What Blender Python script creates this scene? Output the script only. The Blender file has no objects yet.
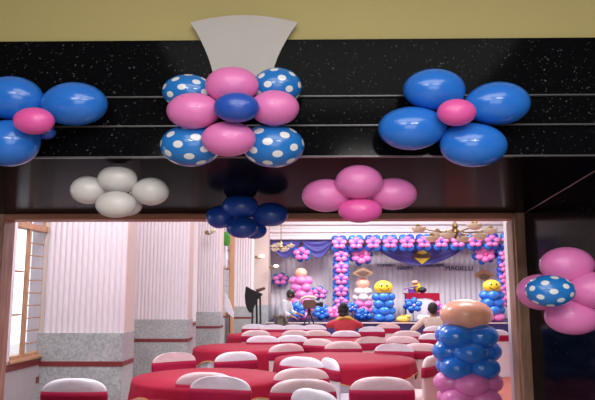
import bpy, bmesh, math, random
from mathutils import Vector, Matrix
C = bpy.context.scene
COL = C.collection
PI = math.pi
R = math.radians
random.seed(7)

# ------------------------------------------------------------------ camera
F = 620.0
EYE = Vector((0, 0, 1.6))
PITCH = math.atan(91 / F)
YAW = R(1.0)
cd = bpy.data.cameras.new('camera')
cam = bpy.data.objects.new('camera', cd)
COL.objects.link(cam)
cd.sensor_width = 36
cd.lens = 36 * F / 595
cd.clip_start = 0.05
cam.location = EYE
cam.rotation_euler = (PI / 2 + PITCH, 0, YAW)
C.camera = cam
CM = Matrix.Rotation(YAW, 3, 'Z') @ Matrix.Rotation(PI / 2 + PITCH, 3, 'X')
FWD = CM @ Vector((0, 0, -1))


def ray(px, py):
    return CM @ Vector(((px - 297.5) / F, (200 - py) / F, -1))


def P(px, py, Y):
    d = ray(px, py)
    return EYE + d * (Y / d.y)


def H(px, py, z):
    d = ray(px, py)
    return EYE + d * ((z - EYE.z) / d.z)


def mpp(p):
    return (Vector(p) - EYE).dot(FWD) / F


# ------------------------------------------------------------------ world, lights, exposure
w = bpy.data.worlds.new('world')
C.world = w
w.use_nodes = True
bg = w.node_tree.nodes['Background']
bg.inputs[0].default_value = (0.86, 0.91, 1.0, 1)
bg.inputs[1].default_value = 2.2


def area(name, loc, size, size_y, power, color, rot=(0, 0, 0)):
    l = bpy.data.lights.new(name, 'AREA')
    l.shape = 'RECTANGLE'
    l.size = size
    l.size_y = size_y
    l.energy = power
    l.color = color
    o = bpy.data.objects.new(name, l)
    o.location = loc
    o.rotation_euler = rot
    COL.objects.link(o)
    return o


for (x, y, pw) in ((-1.7, 5.3, 125), (1.6, 5.3, 70), (-1.4, 8.7, 80), (2.6, 8.9, 60), (-.9, 12.4, 85), (3.0, 12.4, 65), (-.2, 16.4, 100), (3.4, 16.6, 90), (1.0, 18.6, 280), (4.6, 18.6, 190)):
    area('hall_fill_light', (x, y, 4.7), 1.4, 1.4, pw, (0.97, 0.94, 1.0))  # unseen area lights added overhead to brighten the hall
area('foyer_tube', (-0.9, -1.3, 3.0), 1.2, 0.12, 42, (1.0, 0.97, 0.93), (R(28), 0, 0))
area('foyer_tube', (0.95, -1.3, 3.0), 1.2, 0.12, 42, (1.0, 0.97, 0.93), (R(28), 0, 0))
area('foyer_ceiling_panel', (0.2, 0.4, 3.25), 2.4, 1.6, 48, (1.0, 0.96, 0.9))
area('foyer_front_fill', (0.3, -2.9, 1.5), 2.6, 1.9, 48, (0.93, 0.96, 1.0), (R(90), 0, 0))  # added fill behind the camera, brightens the door frame and balloons
C.view_settings.view_transform = 'Standard'
C.view_settings.look = 'None'
C.view_settings.exposure = 0.0
C.view_settings.gamma = 1.0
C.view_settings.use_curve_mapping = False

# ------------------------------------------------------------------ materials


def newmat(name):
    m = bpy.data.materials.new(name)
    m.use_nodes = True
    nt = m.node_tree
    return m, nt, nt.nodes['Principled BSDF']


def mat(name, col, rough=0.5, metal=0.0, spec=0.5, var=0.06, scale=6.0, bump=0.0, bscale=40.0, coat=0.0,
        emit=None, es=0.0, trans=0.0, sss=0.0, sheen=0.0):
    m, nt, b = newmat(name)
    b.inputs['Roughness'].default_value = rough
    b.inputs['Metallic'].default_value = metal
    b.inputs['Specular IOR Level'].default_value = spec
    b.inputs['Coat Weight'].default_value = coat
    b.inputs['Coat Roughness'].default_value = 0.08
    b.inputs['Transmission Weight'].default_value = trans
    b.inputs['Sheen Weight'].default_value = sheen
    if sss:
        b.inputs['Subsurface Weight'].default_value = sss
        b.inputs['Subsurface Scale'].default_value = 0.05
    if emit:
        b.inputs['Emission Color'].default_value = (*emit, 1)
        b.inputs['Emission Strength'].default_value = es
    tc = nt.nodes.new('ShaderNodeTexCoord')
    n = nt.nodes.new('ShaderNodeTexNoise')
    n.inputs['Scale'].default_value = scale
    n.inputs['Detail'].default_value = 3
    nt.links.new(tc.outputs['Object'], n.inputs['Vector'])
    mx = nt.nodes.new('ShaderNodeMix')
    mx.data_type = 'RGBA'
    mx.inputs[6].default_value = (*[c * (1 - var) for c in col], 1)
    mx.inputs[7].default_value = (*[min(1, c * (1 + var)) for c in col], 1)
    nt.links.new(n.outputs[0], mx.inputs[0])
    nt.links.new(mx.outputs[2], b.inputs['Base Color'])
    if bump:
        n2 = nt.nodes.new('ShaderNodeTexNoise')
        n2.inputs['Scale'].default_value = bscale
        nt.links.new(tc.outputs['Object'], n2.inputs['Vector'])
        bp = nt.nodes.new('ShaderNodeBump')
        bp.inputs['Strength'].default_value = bump
        bp.inputs['Distance'].default_value = 0.01
        nt.links.new(n2.outputs[0], bp.inputs['Height'])
        nt.links.new(bp.outputs[0], b.inputs['Normal'])
    return m


def granite_mat(name, base, fleck, scale, lo, hi, rough, second=None):
    m, nt, b = newmat(name)
    tc = nt.nodes.new('ShaderNodeTexCoord')
    n = nt.nodes.new('ShaderNodeTexNoise')
    n.inputs['Scale'].default_value = scale
    n.inputs['Detail'].default_value = 2
    n.inputs['Roughness'].default_value = 0.6
    nt.links.new(tc.outputs['Object'], n.inputs['Vector'])
    r = nt.nodes.new('ShaderNodeValToRGB')
    r.color_ramp.elements[0].position = lo
    r.color_ramp.elements[0].color = (*base, 1)
    r.color_ramp.elements[1].position = hi
    r.color_ramp.elements[1].color = (*fleck, 1)
    nt.links.new(n.outputs[0], r.inputs[0])
    out = r.outputs[0]
    if second:
        n2 = nt.nodes.new('ShaderNodeTexNoise')
        n2.inputs['Scale'].default_value = 3.0
        n2.inputs['Detail'].default_value = 5
        nt.links.new(tc.outputs['Object'], n2.inputs['Vector'])
        mx = nt.nodes.new('ShaderNodeMix')
        mx.data_type = 'RGBA'
        mx.blend_type = 'MULTIPLY'
        mx.inputs[0].default_value = 0.6
        r2 = nt.nodes.new('ShaderNodeValToRGB')
        r2.color_ramp.elements[0].position = 0.35
        r2.color_ramp.elements[0].color = (*second, 1)
        r2.color_ramp.elements[1].position = 0.65
        r2.color_ramp.elements[1].color = (1, 1, 1, 1)
        nt.links.new(n2.outputs[0], r2.inputs[0])
        nt.links.new(out, mx.inputs[6])
        nt.links.new(r2.outputs[0], mx.inputs[7])
        out = mx.outputs[2]
    nt.links.new(out, b.inputs['Base Color'])
    b.inputs['Roughness'].default_value = rough
    return m


def wood_mat(name, a, c, sc=(1, 1, 1)):
    m, nt, b = newmat(name)
    tc = nt.nodes.new('ShaderNodeTexCoord')
    mp = nt.nodes.new('ShaderNodeMapping')
    mp.inputs['Scale'].default_value = sc
    nt.links.new(tc.outputs['Object'], mp.inputs[0])
    n = nt.nodes.new('ShaderNodeTexNoise')
    n.inputs['Scale'].default_value = 5
    n.inputs['Detail'].default_value = 6
    nt.links.new(mp.outputs[0], n.inputs['Vector'])
    r = nt.nodes.new('ShaderNodeValToRGB')
    r.color_ramp.elements[0].position = 0.3
    r.color_ramp.elements[0].color = (*a, 1)
    r.color_ramp.elements[1].position = 0.7
    r.color_ramp.elements[1].color = (*c, 1)
    nt.links.new(n.outputs[0], r.inputs[0])
    nt.links.new(r.outputs[0], b.inputs['Base Color'])
    b.inputs['Roughness'].default_value = 0.45
    return m


def dotted_mat(name, base, dot, npt=30, ang=0.165, seed=0.0):
    m, nt, b = newmat(name)
    b.inputs['Roughness'].default_value = 0.25
    b.inputs['Coat Weight'].default_value = 0.3
    tc = nt.nodes.new('ShaderNodeTexCoord')
    sub = nt.nodes.new('ShaderNodeVectorMath')
    sub.operation = 'SUBTRACT'
    sub.inputs[1].default_value = (0.5, 0.5, 0.5)
    nt.links.new(tc.outputs['Generated'], sub.inputs[0])
    nm = nt.nodes.new('ShaderNodeVectorMath')
    nm.operation = 'NORMALIZE'
    nt.links.new(sub.outputs[0], nm.inputs[0])
    last = None
    for i in range(npt):
        z = 1 - 2 * (i + 0.5) / npt
        ph = i * 2.399963 + seed
        rr = math.sqrt(1 - z * z)
        v = (rr * math.cos(ph), rr * math.sin(ph), z)
        d = nt.nodes.new('ShaderNodeVectorMath')
        d.operation = 'DOT_PRODUCT'
        d.inputs[1].default_value = v
        nt.links.new(nm.outputs[0], d.inputs[0])
        if last is None:
            last = d.outputs['Value']
        else:
            mm = nt.nodes.new('ShaderNodeMath')
            mm.operation = 'MAXIMUM'
            nt.links.new(last, mm.inputs[0])
            nt.links.new(d.outputs['Value'], mm.inputs[1])
            last = mm.outputs[0]
    gt = nt.nodes.new('ShaderNodeMapRange')
    gt.inputs['From Min'].default_value = math.cos(ang * 1.06)
    gt.inputs['From Max'].default_value = math.cos(ang * 0.94)
    nt.links.new(last, gt.inputs['Value'])
    mx = nt.nodes.new('ShaderNodeMix')
    mx.data_type = 'RGBA'
    mx.inputs[6].default_value = (*base, 1)
    mx.inputs[7].default_value = (*dot, 1)
    nt.links.new(gt.outputs[0], mx.inputs[0])
    nt.links.new(mx.outputs[2], b.inputs['Base Color'])
    return m


def latex(name, col, rough=0.22):
    return mat(name, col, rough=rough, var=0.04, scale=3, coat=0.35, sss=0.15)


BLUE = latex('blue_latex', (0.022, 0.19, 0.72))
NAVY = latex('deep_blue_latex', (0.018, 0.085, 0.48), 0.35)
PINK = latex('pink_latex', (0.80, 0.21, 0.54), 0.42)
HOT = latex('hot_pink_latex', (0.84, 0.11, 0.44), 0.42)
WHITEB = latex('white_latex', (0.72, 0.69, 0.68), 0.4)
PEACH = latex('peach_foil', (0.95, 0.46, 0.32), 0.25)
YEL = latex('yellow_latex', (0.85, 0.62, 0.03), 0.4)
LILAC = latex('lilac_latex', (0.75, 0.45, 0.75), 0.35)
DOT = dotted_mat('polka_dot_latex', (0.015, 0.19, 0.60), (0.8, 0.82, 0.85))
DOT2 = dotted_mat('polka_dot_latex_two', (0.015, 0.19, 0.60), (0.8, 0.82, 0.85), seed=1.3)
GRAN = granite_mat('black_granite', (0.0035, 0.0035, 0.0045), (0.11, 0.10, 0.10), 90, 0.66, 0.74, 0.12)
GRAN.node_tree.nodes['Principled BSDF'].inputs['IOR'].default_value = 1.18
GRAN_SIDE = granite_mat('black_granite_side', (0.0035, 0.0035, 0.0045), (0.12, 0.11, 0.11), 80, 0.66, 0.74, 0.12)
GRAN_SIDE.node_tree.nodes['Principled BSDF'].inputs['IOR'].default_value = 1.14
for _m, _v in ((GRAN, .2), (GRAN_SIDE, .06)):
    _m.node_tree.nodes['Principled BSDF'].inputs['Specular IOR Level'].default_value = _v
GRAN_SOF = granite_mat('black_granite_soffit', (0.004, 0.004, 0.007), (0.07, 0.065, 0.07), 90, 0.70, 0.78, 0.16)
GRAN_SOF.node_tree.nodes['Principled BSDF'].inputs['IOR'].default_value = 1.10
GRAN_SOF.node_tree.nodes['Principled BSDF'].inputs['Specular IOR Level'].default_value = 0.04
GEDGE = mat('granite_edge_glint', (0.10, 0.10, 0.105), 0.25)  # lighter grey stands for the glint along the granite edges
GREY = granite_mat('grey_granite', (0.33, 0.35, 0.35), (0.50, 0.53, 0.52), 35, 0.35, 0.65, 0.35, (0.75, 0.76, 0.78))
REDB = mat('red_granite_band', (0.20, 0.035, 0.035), 0.3, var=0.2, scale=30)
YWALL = mat('yellow_paint', (0.47, 0.39, 0.16), 0.75, var=0.05, scale=2.5, bump=0.05)
CREAM = mat('cream_and_side_shade', (0.62, 0.51, 0.46), 0.6, var=0.04)  # pier paint; on the pillar sides its tone also carries shade
WPAINT = mat('white_paint', (0.80, 0.74, 0.75), 0.55, var=0.03)
PLAS = mat('ivory_plaster', (0.74, 0.68, 0.71), 0.55, var=0.04)
WOOD = wood_mat('reddish_wood', (0.30, 0.15, 0.10), (0.52, 0.32, 0.23), (6, 6, 0.8))
WOODT = wood_mat('reddish_wood_lintel', (0.34, 0.13, 0.075), (0.50, 0.22, 0.13), (0.8, 6, 6))
WWOOD = wood_mat('window_wood', (0.42, 0.22, 0.12), (0.58, 0.34, 0.20), (5, 5, 1))
CLOTHW = mat('white_satin', (0.76, 0.74, 0.82), 0.5, var=0.04, scale=9, bump=0.9, bscale=9)
CLOTH_SHADE = mat('shade_tinted_white_satin', (0.72, 0.54, 0.55), 0.5, var=0.05, scale=9, bump=0.9, bscale=9)  # the white satin again, with pinkish shadow put into its colour
RED = mat('crimson_satin', (0.33, 0.008, 0.034), 0.65, var=0.08, scale=4, spec=0.15)
SASH = mat('crimson_sash', (0.33, 0.006, 0.045), 0.6, var=0.10, scale=8, spec=0.2)
GOLD = mat('gold_trim', (0.60, 0.36, 0.12), 0.4, metal=0.3)
CURT = mat('silver_white_curtain', (0.80, 0.75, 0.78), 0.5, var=0.05, scale=2, sheen=0.3)
SWAG = mat('violet_blue_net', (0.07, 0.065, 0.32), 0.5, var=0.2, scale=10)
BRASS = mat('aged_brass', (0.30, 0.20, 0.08), 0.35, metal=0.8)
OPAL = mat('opal_glass', (0.70, 0.62, 0.46), 0.3, var=0.05, emit=(1.0, 0.85, 0.6), es=0.08)
LIT = mat('lit_glass', (0.9, 0.85, 0.7), 0.3, emit=(1.0, 0.86, 0.6), es=3.0)
BLACK = mat('black_plastic', (0.012, 0.012, 0.014), 0.4)
BLKCL = mat('black_cloth', (0.012, 0.011, 0.013), 0.85)
STEEL = mat('dark_metal', (0.05, 0.05, 0.055), 0.35, metal=0.7)
SKIN = mat('brown_skin', (0.36, 0.17, 0.10), 0.55, sss=0.1)
HAIR = mat('black_hair', (0.010, 0.008, 0.008), 0.5, bump=0.4, bscale=90)
SHIRT = mat('pale_shirt', (0.62, 0.68, 0.74), 0.8)
TROU = mat('khaki_trousers', (0.16, 0.14, 0.12), 0.85)
REDT = mat('red_dress', (0.50, 0.03, 0.05), 0.7, var=0.15, scale=14)
YELC = mat('yellow_scarf', (0.72, 0.45, 0.08), 0.7)
CREAMC = mat('cream_kurta', (0.66, 0.55, 0.46), 0.8)
NAVYF = mat('navy_stage_skirt', (0.02, 0.02, 0.12), 0.6)
CARP = mat('terracotta_carpet', (0.46, 0.13, 0.09), 0.9, var=0.15, scale=12, bump=0.2)
BROWNC = mat('brown_card', (0.10, 0.05, 0.035), 0.6)
OLIVE = mat('tan_brown_card', (0.28, 0.17, 0.10), 0.5)
TAN = mat('orange_tan_card', (0.78, 0.36, 0.18), 0.5)
YELK = mat('yellow_card', (0.72, 0.52, 0.03), 0.5)
GREEN = mat('green_lamp_card', (0.06, 0.30, 0.03), 0.6)
PURP = mat('purple_card', (0.14, 0.04, 0.34), 0.5)
INK = mat('dark_violet_letters', (0.04, 0.03, 0.13), 0.5)
FANM = mat('white_board', (0.52, 0.49, 0.47), 0.7, var=0.05, scale=14)
GLASS, _nt, _b = newmat('window_glass')
_b.inputs['Transmission Weight'].default_value = 1
_b.inputs['Roughness'].default_value = 0.0
_b.inputs['IOR'].default_value = 1.02
_b.inputs['Base Color'].default_value = (0.95, 0.97, 1, 1)


def tile_mat():
    m, nt, b = newmat('floor_tiles')
    tc = nt.nodes.new('ShaderNodeTexCoord')
    br = nt.nodes.new('ShaderNodeTexBrick')
    br.offset = 0
    br.inputs['Scale'].default_value = 1.0
    br.inputs['Brick Width'].default_value = 0.6
    br.inputs['Row Height'].default_value = 0.6
    br.inputs['Mortar Size'].default_value = 0.006
    br.inputs['Color1'].default_value = (0.42, 0.34, 0.30, 1)
    br.inputs['Color2'].default_value = (0.46, 0.37, 0.33, 1)
    br.inputs['Mortar'].default_value = (0.2, 0.16, 0.15, 1)
    nt.links.new(tc.outputs['Object'], br.inputs['Vector'])
    nt.links.new(br.outputs[0], b.inputs['Base Color'])
    b.inputs['Roughness'].default_value = 0.45
    return m


TILE = tile_mat()

# ------------------------------------------------------------------ mesh helpers


def link(name, me, m, parent=None, loc=None, smooth=False):
    o = bpy.data.objects.new(name, me)
    COL.objects.link(o)
    if m is not None and len(me.materials) == 0:
        me.materials.append(m)
    if parent:
        o.parent = parent
    if loc is not None:
        o.location = loc
    if smooth:
        for p in me.polygons:
            p.use_smooth = True
    return o


def frombm(name, bm, m, parent=None, loc=None, smooth=False):
    me = bpy.data.meshes.new(name)
    bmesh.ops.recalc_face_normals(bm, faces=bm.faces)
    bm.to_mesh(me)
    bm.free()
    return link(name, me, m, parent, loc, smooth)


def bx(bm, x0, x1, y0, y1, z0, z1, bev=0.0):
    v = [bm.verts.new((x, y, z)) for x in (x0, x1) for y in (y0, y1) for z in (z0, z1)]
    fs = [(0, 1, 3, 2), (4, 6, 7, 5), (0, 4, 5, 1), (2, 3, 7, 6), (0, 2, 6, 4), (1, 5, 7, 3)]
    faces = [bm.faces.new([v[i] for i in f]) for f in fs]
    if bev:
        es = list({e for f in faces for e in f.edges})
        bmesh.ops.bevel(bm, geom=es, offset=bev, segments=2, affect='EDGES')


def box(name, x0, x1, y0, y1, z0, z1, m, parent=None, bev=0.0, kind=None):
    bm = bmesh.new()
    bx(bm, x0, x1, y0, y1, z0, z1, bev)
    o = frombm(name, bm, m, parent)
    if kind:
        o['kind'] = kind
    return o


def tube(bm, pts, r, n=8, r2=None, caps=True):
    pts = [Vector(p) for p in pts]
    rings = []
    L = len(pts)
    up = Vector((0, 0, 1))
    for i, p in enumerate(pts):
        t = (pts[min(i + 1, L - 1)] - pts[max(i - 1, 0)]).normalized()
        a = t.cross(up)
        if a.length < 1e-3:
            a = t.cross(Vector((1, 0, 0)))
        a.normalize()
        b = t.cross(a).normalized()
        rr = r if r2 is None else r + (r2 - r) * i / (L - 1)
        rings.append([bm.verts.new(p + (a * math.cos(2 * PI * k / n) + b * math.sin(2 * PI * k / n)) * rr) for k in range(n)])
    for i in range(L - 1):
        for k in range(n):
            bm.faces.new((rings[i][k], rings[i][(k + 1) % n], rings[i + 1][(k + 1) % n], rings[i + 1][k]))
    if caps:
        bm.faces.new(rings[0][::-1])
        bm.faces.new(rings[-1])


def lathe(bm, prof, n=24, center=(0, 0, 0), M=None):
    c = Vector(center)
    rings = []
    for (r, z) in prof:
        ring = []
        for k in range(n):
            v = Vector((r * math.cos(2 * PI * k / n), r * math.sin(2 * PI * k / n), z))
            if M:
                v = M @ v
            ring.append(bm.verts.new(c + v))
        rings.append(ring)
    for i in range(len(prof) - 1):
        for k in range(n):
            bm.faces.new((rings[i][k], rings[i][(k + 1) % n], rings[i + 1][(k + 1) % n], rings[i + 1][k]))
    for ri, rg in ((0, rings[0]), (-1, rings[-1])):
        if prof[ri][0] > 1e-4:
            bm.faces.new(rg)
    bmesh.ops.remove_doubles(bm, verts=bm.verts, dist=1e-5)


def prism(bm, pts, d):
    """pts: coplanar 3D points, extruded along vector d"""
    a = [bm.verts.new(p) for p in pts]
    b = [bm.verts.new(Vector(p) + Vector(d)) for p in pts]
    n = len(pts)
    bm.faces.new(a)
    bm.faces.new(b[::-1])
    for i in range(n):
        bm.faces.new((a[i], b[i], b[(i + 1) % n], a[(i + 1) % n]))


def ellip(bm, c, s, seg=16, rings=10):
    M = Matrix.Translation(Vector(c)) @ Matrix.Diagonal((*s, 1))
    bmesh.ops.create_uvsphere(bm, u_segments=seg, v_segments=rings, radius=1, matrix=M)


def thing(name, label, cat, loc=(0, 0, 0), rz=0, group=None):
    o = bpy.data.objects.new(name, None)
    o.empty_display_size = 0.1
    COL.objects.link(o)
    o.location = loc
    o.rotation_euler = (0, 0, rz)
    tag(o, label, cat, group)
    return o


def tag(o, label, cat, group=None):
    o['label'] = label
    o['category'] = cat
    if group:
        o['group'] = group
    return o


def structure(o):
    o['kind'] = 'structure'
    return o


_bal = {}


def balloon_mesh(sx, sy, sz, k=(0, 0, -1), seg=32, rings=20):
    key = (round(sx, 4), round(sy, 4), round(sz, 4), tuple(round(a, 2) for a in k), seg)
    if key in _bal:
        return _bal[key]
    k = Vector(k).normalized()
    bm = bmesh.new()
    bmesh.ops.create_uvsphere(bm, u_segments=seg, v_segments=rings, radius=1)
    for v in bm.verts:
        n = v.co.normalized()
        t = max(0, n.dot(k))
        f = 1 + 0.10 * t ** 5
        v.co = Vector((n.x * sx * f, n.y * sy * f, n.z * sz * f))
    # knot
    tip = Vector((k.x * sx, k.y * sy, k.z * sz)) * 1.08
    s = min(sx, sz)
    kd = tip.normalized()
    tube(bm, [tip, tip + kd * 0.05 * s, tip + kd * 0.12 * s], 0.05 * s, 8, 0.11 * s)
    me = bpy.data.meshes.new('balloon')
    bmesh.ops.recalc_face_normals(bm, faces=bm.faces)
    bm.to_mesh(me)
    bm.free()
    for p in me.polygons:
        p.use_smooth = True
    _bal[key] = me
    return me


def balloon(parent, name, pos, dims, m, k=(0, 0, -1), seg=32, label=None, world=True):
    me = balloon_mesh(*dims, k=k, seg=seg, rings=max(8, int(seg * .6)))
    o = bpy.data.objects.new(name, me)
    if len(me.materials) == 0:
        me.materials.append(m)
    COL.objects.link(o)
    o.material_slots[0].link = 'OBJECT'
    o.material_slots[0].material = m
    if parent:
        o.parent = parent
        o.location = Vector(pos) - (parent.location if world else Vector())
    else:
        o.location = pos
    if label:
        o['label'] = label
    return o


# ------------------------------------------------------------------ setting
DF = 2.54      # front face of the beam
DR = 4.4       # plane of the wooden door frame
SOF = P(297, 213.5, DR).z
zt = P(297, 39.5, DF).z
XR = P(523, 213, DR).x
XL = -3.2

# foyer shell
structure(box('floor', -9, 9.5, -4, 24.5, -0.1, 0, TILE))
bm = bmesh.new()
bx(bm, -5, 4, DF + 0.03, DF + 0.3, zt, 3.5)
structure(frombm('wall_front', bm, YWALL))
structure(box('wall_back', -3.6, 3.4, -3.2, -3.0, 0, 3.5, mat('foyer_back_paint', (0.10, 0.085, 0.075), 0.8)))
structure(box('wall_foyer_left', -3.6, -3.4, -3.0, DF, 0, 3.5, mat('foyer_side_paint', (0.14, 0.12, 0.09), 0.8)))
structure(box('wall_foyer_right', 3.2, 3.4, -3.0, DF, 0, 3.5, mat('foyer_side_paint_two', (0.14, 0.12, 0.09), 0.8)))
structure(box('ceiling', -3.6, 3.4, -3.2, DF + 0.3, 3.5, 3.6, mat('foyer_ceiling_paint', (0.5, 0.47, 0.4), 0.8)))

# beam: three stacked granite slabs, each a little proud of the other, with arrises painted lighter as glints
ys = [39.5, 96.5, 125.0, 155.5]
zs = [P(297, y, DF).z for y in ys]
beam = bmesh.new()
offs = [0.0, 0.012, 0.024]
for i in range(3):
    bx(beam, -5, 4, DF + offs[i], DF + 0.3, zs[i + 1], zs[i])
b_o = structure(frombm('wall_beam', beam, GRAN))
for i in (1, 2, 3):
    bm = bmesh.new()
    y0 = DF + (offs[i - 1] if i < 3 else offs[2]) - 0.004
    bx(bm, -5, 4, y0, y0 + 0.02, zs[i] - 0.002, zs[i] + 0.004, 0.0015)
    structure(frombm('trim_%d' % i, bm, GEDGE))
# soffit: underside of the deep beam, rising slightly to the front edge
zf = zs[3]
bm = bmesh.new()
x0, x1 = -5, 4
vs = [(x0, DF + 0.03, zf), (x1, DF + 0.03, zf), (x1, DR + 0.12, SOF), (x0, DR + 0.12, SOF)]
prism(bm, [Vector(v) for v in vs], (0, 0, 0.25))
structure(frombm('wall_soffit', bm, GRAN_SOF))
# wall above the door, hall side
structure(box('wall_lintel', -5, 9, DR + 0.12, DR + 0.3, SOF + 0.02, 4.9, WPAINT))
# right granite side wall
A = Vector((XR, DR + 0.0, 0))
pj = P(623, 156, DF)
B = Vector((pj.x, DF + 0.03, 0))
bm = bmesh.new()
prism(bm, [A, B, B + Vector((1.6, -0.6, 0)), Vector((3.6, DR, 0))], (0, 0, SOF + 0.02))
structure(frombm('wall_right', bm, GRAN_SIDE))
bm = bmesh.new()
tube(bm, [A + Vector((-.004, -.04, SOF - .006)), B + Vector((-.006, 0, zf - .006))], .004, 6)
structure(frombm('trim_11', bm, GEDGE))  # pale line added for the glint along the soffit joint
# lower granite cladding behind frame on the right + left
structure(box('wall_frame_right', XR - 0.004, 9, DR + 0.01, DR + 0.3, 0, SOF + 0.02, GRAN))
structure(box('wall_frame_left', -9, P(-12, 300, DR).x, DR + 0.01, DR + 0.3, 0, SOF + 0.02, GRAN))

# wooden frame of the wide doorway
fr = P(511, 300, DR + .14).x
fl = P(10.5, 300, DR + .14).x
lz = P(297, 219.5, DR).z
bm = bmesh.new()
bx(bm, fr, XR + 0.005, DR - 0.03, DR + 0.14, 0, SOF - 0.002, 0.004)
bx(bm, fr - 0.012, fr + 0.02, DR + 0.0, DR + 0.13, 0, SOF - 0.05, 0.003)
jr = frombm('trim_4', bm, WOOD); structure(jr)
bm = bmesh.new()
bx(bm, fl - 0.22, fl, DR - 0.03, DR + 0.14, 0, SOF - 0.002, 0.004)
bx(bm, fl - 0.06, fl - 0.045, DR - 0.036, DR - 0.02, 0, SOF - 0.05, 0.003)
structure(frombm('trim_5', bm, WOOD))
bm = bmesh.new()
bx(bm, fl, fr, DR - 0.03, DR + 0.14, lz, SOF - 0.002, 0.004)
bx(bm, fl, fr, DR - 0.036, DR - 0.02, lz + 0.018, lz + 0.024)
structure(frombm('trim_6', bm, WOODT))
# white painted return behind the frame
bm = bmesh.new()
wj = P(506.5, 300, DR + 0.5).x
bx(bm, wj, wj + 0.16, DR + 0.145, DR + 0.5, 0, SOF + 0.1, 0.01)
structure(frombm('wall_return', bm, WPAINT))

# hall shell ------------------------------------------------------
structure(box('ceiling_hall', -5, 9.2, DR + 0.3, 24.2, 4.8, 4.95, WPAINT))
structure(box('wall_hall_right', 8.8, 9.0, DR + 0.3, 24.2, 0, 4.9, PLAS))
structure(box('wall_hall_back', -5, 9, 23.6, 23.8, 0, 4.9, PLAS))

d1, d2, d3, d4, d5 = 7.0, 10.3, 14.0, 18.9, 20.6
wa = P(44, 291, d1)
wb = Vector((-2.45, d5, 0))


def wallx(d):
    return wa.x + (wb.x - wa.x) * (d - d1) / (d5 - d1)


wdir = (Vector((wb.x, d5, 0)) - Vector((wa.x, d1, 0))).normalized()
wang = math.atan2(wdir.y, wdir.x)          # wall runs along local +x
SILL = 0.90
WTOP = 2.9


def wallbox(name, da, db, z0, z1, m, off0=0.0, off1=-0.22, parent=None, bev=0):
    """box along the left wall from depth da to db, local y: off0 (hall side) .. off1 (outside)"""
    bm = bmesh.new()
    k = 1 / wdir.y
    la, lb = (da - d1) * k, (db - d1) * k
    bx(bm, la, lb, -off0, -off1, z0, z1, bev)
    o = frombm(name, bm, m, parent)
    if parent is None:
        o.location = (wa.x, d1, 0)
        o.rotation_euler = (0, 0, wang)
    return o


wins = [(6.33, 7.10), (8.2, 10.0), (11.3, 13.7), (15.0, 20.0)]
segs = [4.7] + [v for wn in wins for v in wn] + [23.6]
structure(wallbox('wall_left', 4.6, 23.6, WTOP, 4.9, PLAS))
structure(wallbox('wall_left_low', 4.6, 23.6, 0, SILL, mat('pale_grey_lilac_wall', (0.42, 0.38, 0.40), 0.4, var=0.1, scale=8)))
for i in range(0, len(segs), 2):
    structure(wallbox('wall_left_pier', segs[i], segs[i + 1], SILL, WTOP, PLAS))
structure(wallbox('trim_7', 4.6, 23.6, SILL - 0.10, SILL - 0.03, REDB, off0=0.008, off1=-0.02))
structure(wallbox('trim_8', 6.93, 7.2, SILL - 0.30, SILL - 0.23, REDB, off0=0.008, off1=-0.02))


def window(n, da, db, bars, mull, grille):
    k = 1 / wdir.y
    la, lb = (da - d1) * k, (db - d1) * k
    root = bpy.data.objects.new('window_%d' % n, None)
    COL.objects.link(root)
    root.location = (wa.x, d1, 0)
    root.rotation_euler = (0, 0, wang)
    root['kind'] = 'structure'
    zt_ = 2.26
    bm = bmesh.new()
    t = 0.04
    bx(bm, la, la + t, 0.02, 0.06, SILL, WTOP, .004)
    bx(bm, lb - t, lb, 0.02, 0.06, SILL, WTOP, .004)
    bx(bm, la + t, lb - t, 0.02, 0.12, SILL, SILL + t, .004)
    bx(bm, la + t, lb - t, 0.02, 0.12, WTOP - t, WTOP, .004)
    bx(bm, la + t, lb - t, 0.015, 0.12, zt_, zt_ + 0.07, .004)
    for f in mull:
        x = la + (lb - la) * f
        bx(bm, x - 0.026, x + 0.026, 0.02, 0.06, SILL + t, zt_, .004)
    # fan light arch above the transom
    cx = (la + lb) / 2
    rr = (lb - la) / 2 - t
    pts = [(cx + rr * math.cos(a), 0.06, zt_ + 0.07 + min(rr, .5) * math.sin(a)) for a in [PI * i / 14 for i in range(15)]]
    tube(bm, pts, 0.022, 6)
    for a in (PI * .33, PI * .5, PI * .67):
        tube(bm, [(cx, 0.06, zt_ + 0.07), (cx + rr * math.cos(a), 0.06, zt_ + .07 + min(rr, .5) * math.sin(a))], 0.014, 6)
    frombm('window_frame', bm, WWOOD, root)
    bm = bmesh.new()
    fs = [0] + mull + [1]
    for j in range(len(fs) - 1):
        xa = la + (lb - la) * fs[j]
        xb = la + (lb - la) * fs[j + 1]
        cnt = bars if j % 2 == 0 else grille
        for q in range(1, cnt):
            z = SILL + (zt_ - SILL) * q / cnt
            tube(bm, [(xa + .03, 0.07, z), (xb - .03, 0.07, z)], 0.012 if cnt < 5 else 0.008, 6)
    frombm('glazing_bar', bm, WWOOD, root)
    bm = bmesh.new()
    bx(bm, la + t, lb - t, 0.085, 0.09, SILL + t, WTOP - t)
    frombm('pane', bm, GLASS, root)
    bm = bmesh.new()
    bx(bm, la - 0.02, lb + 0.02, -0.03, 0.12, SILL - 0.028, SILL + 0.002, .004)
    frombm('window_sill', bm, WWOOD, root)


window(1, *wins[0], 3, [0.43], 10)
window(2, *wins[1], 3, [0.33, 0.66], 8)
window(3, *wins[2], 3, [0.33, 0.66], 8)
window(4, *wins[3], 3, [0.25, 0.5, 0.75], 8)


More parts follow.
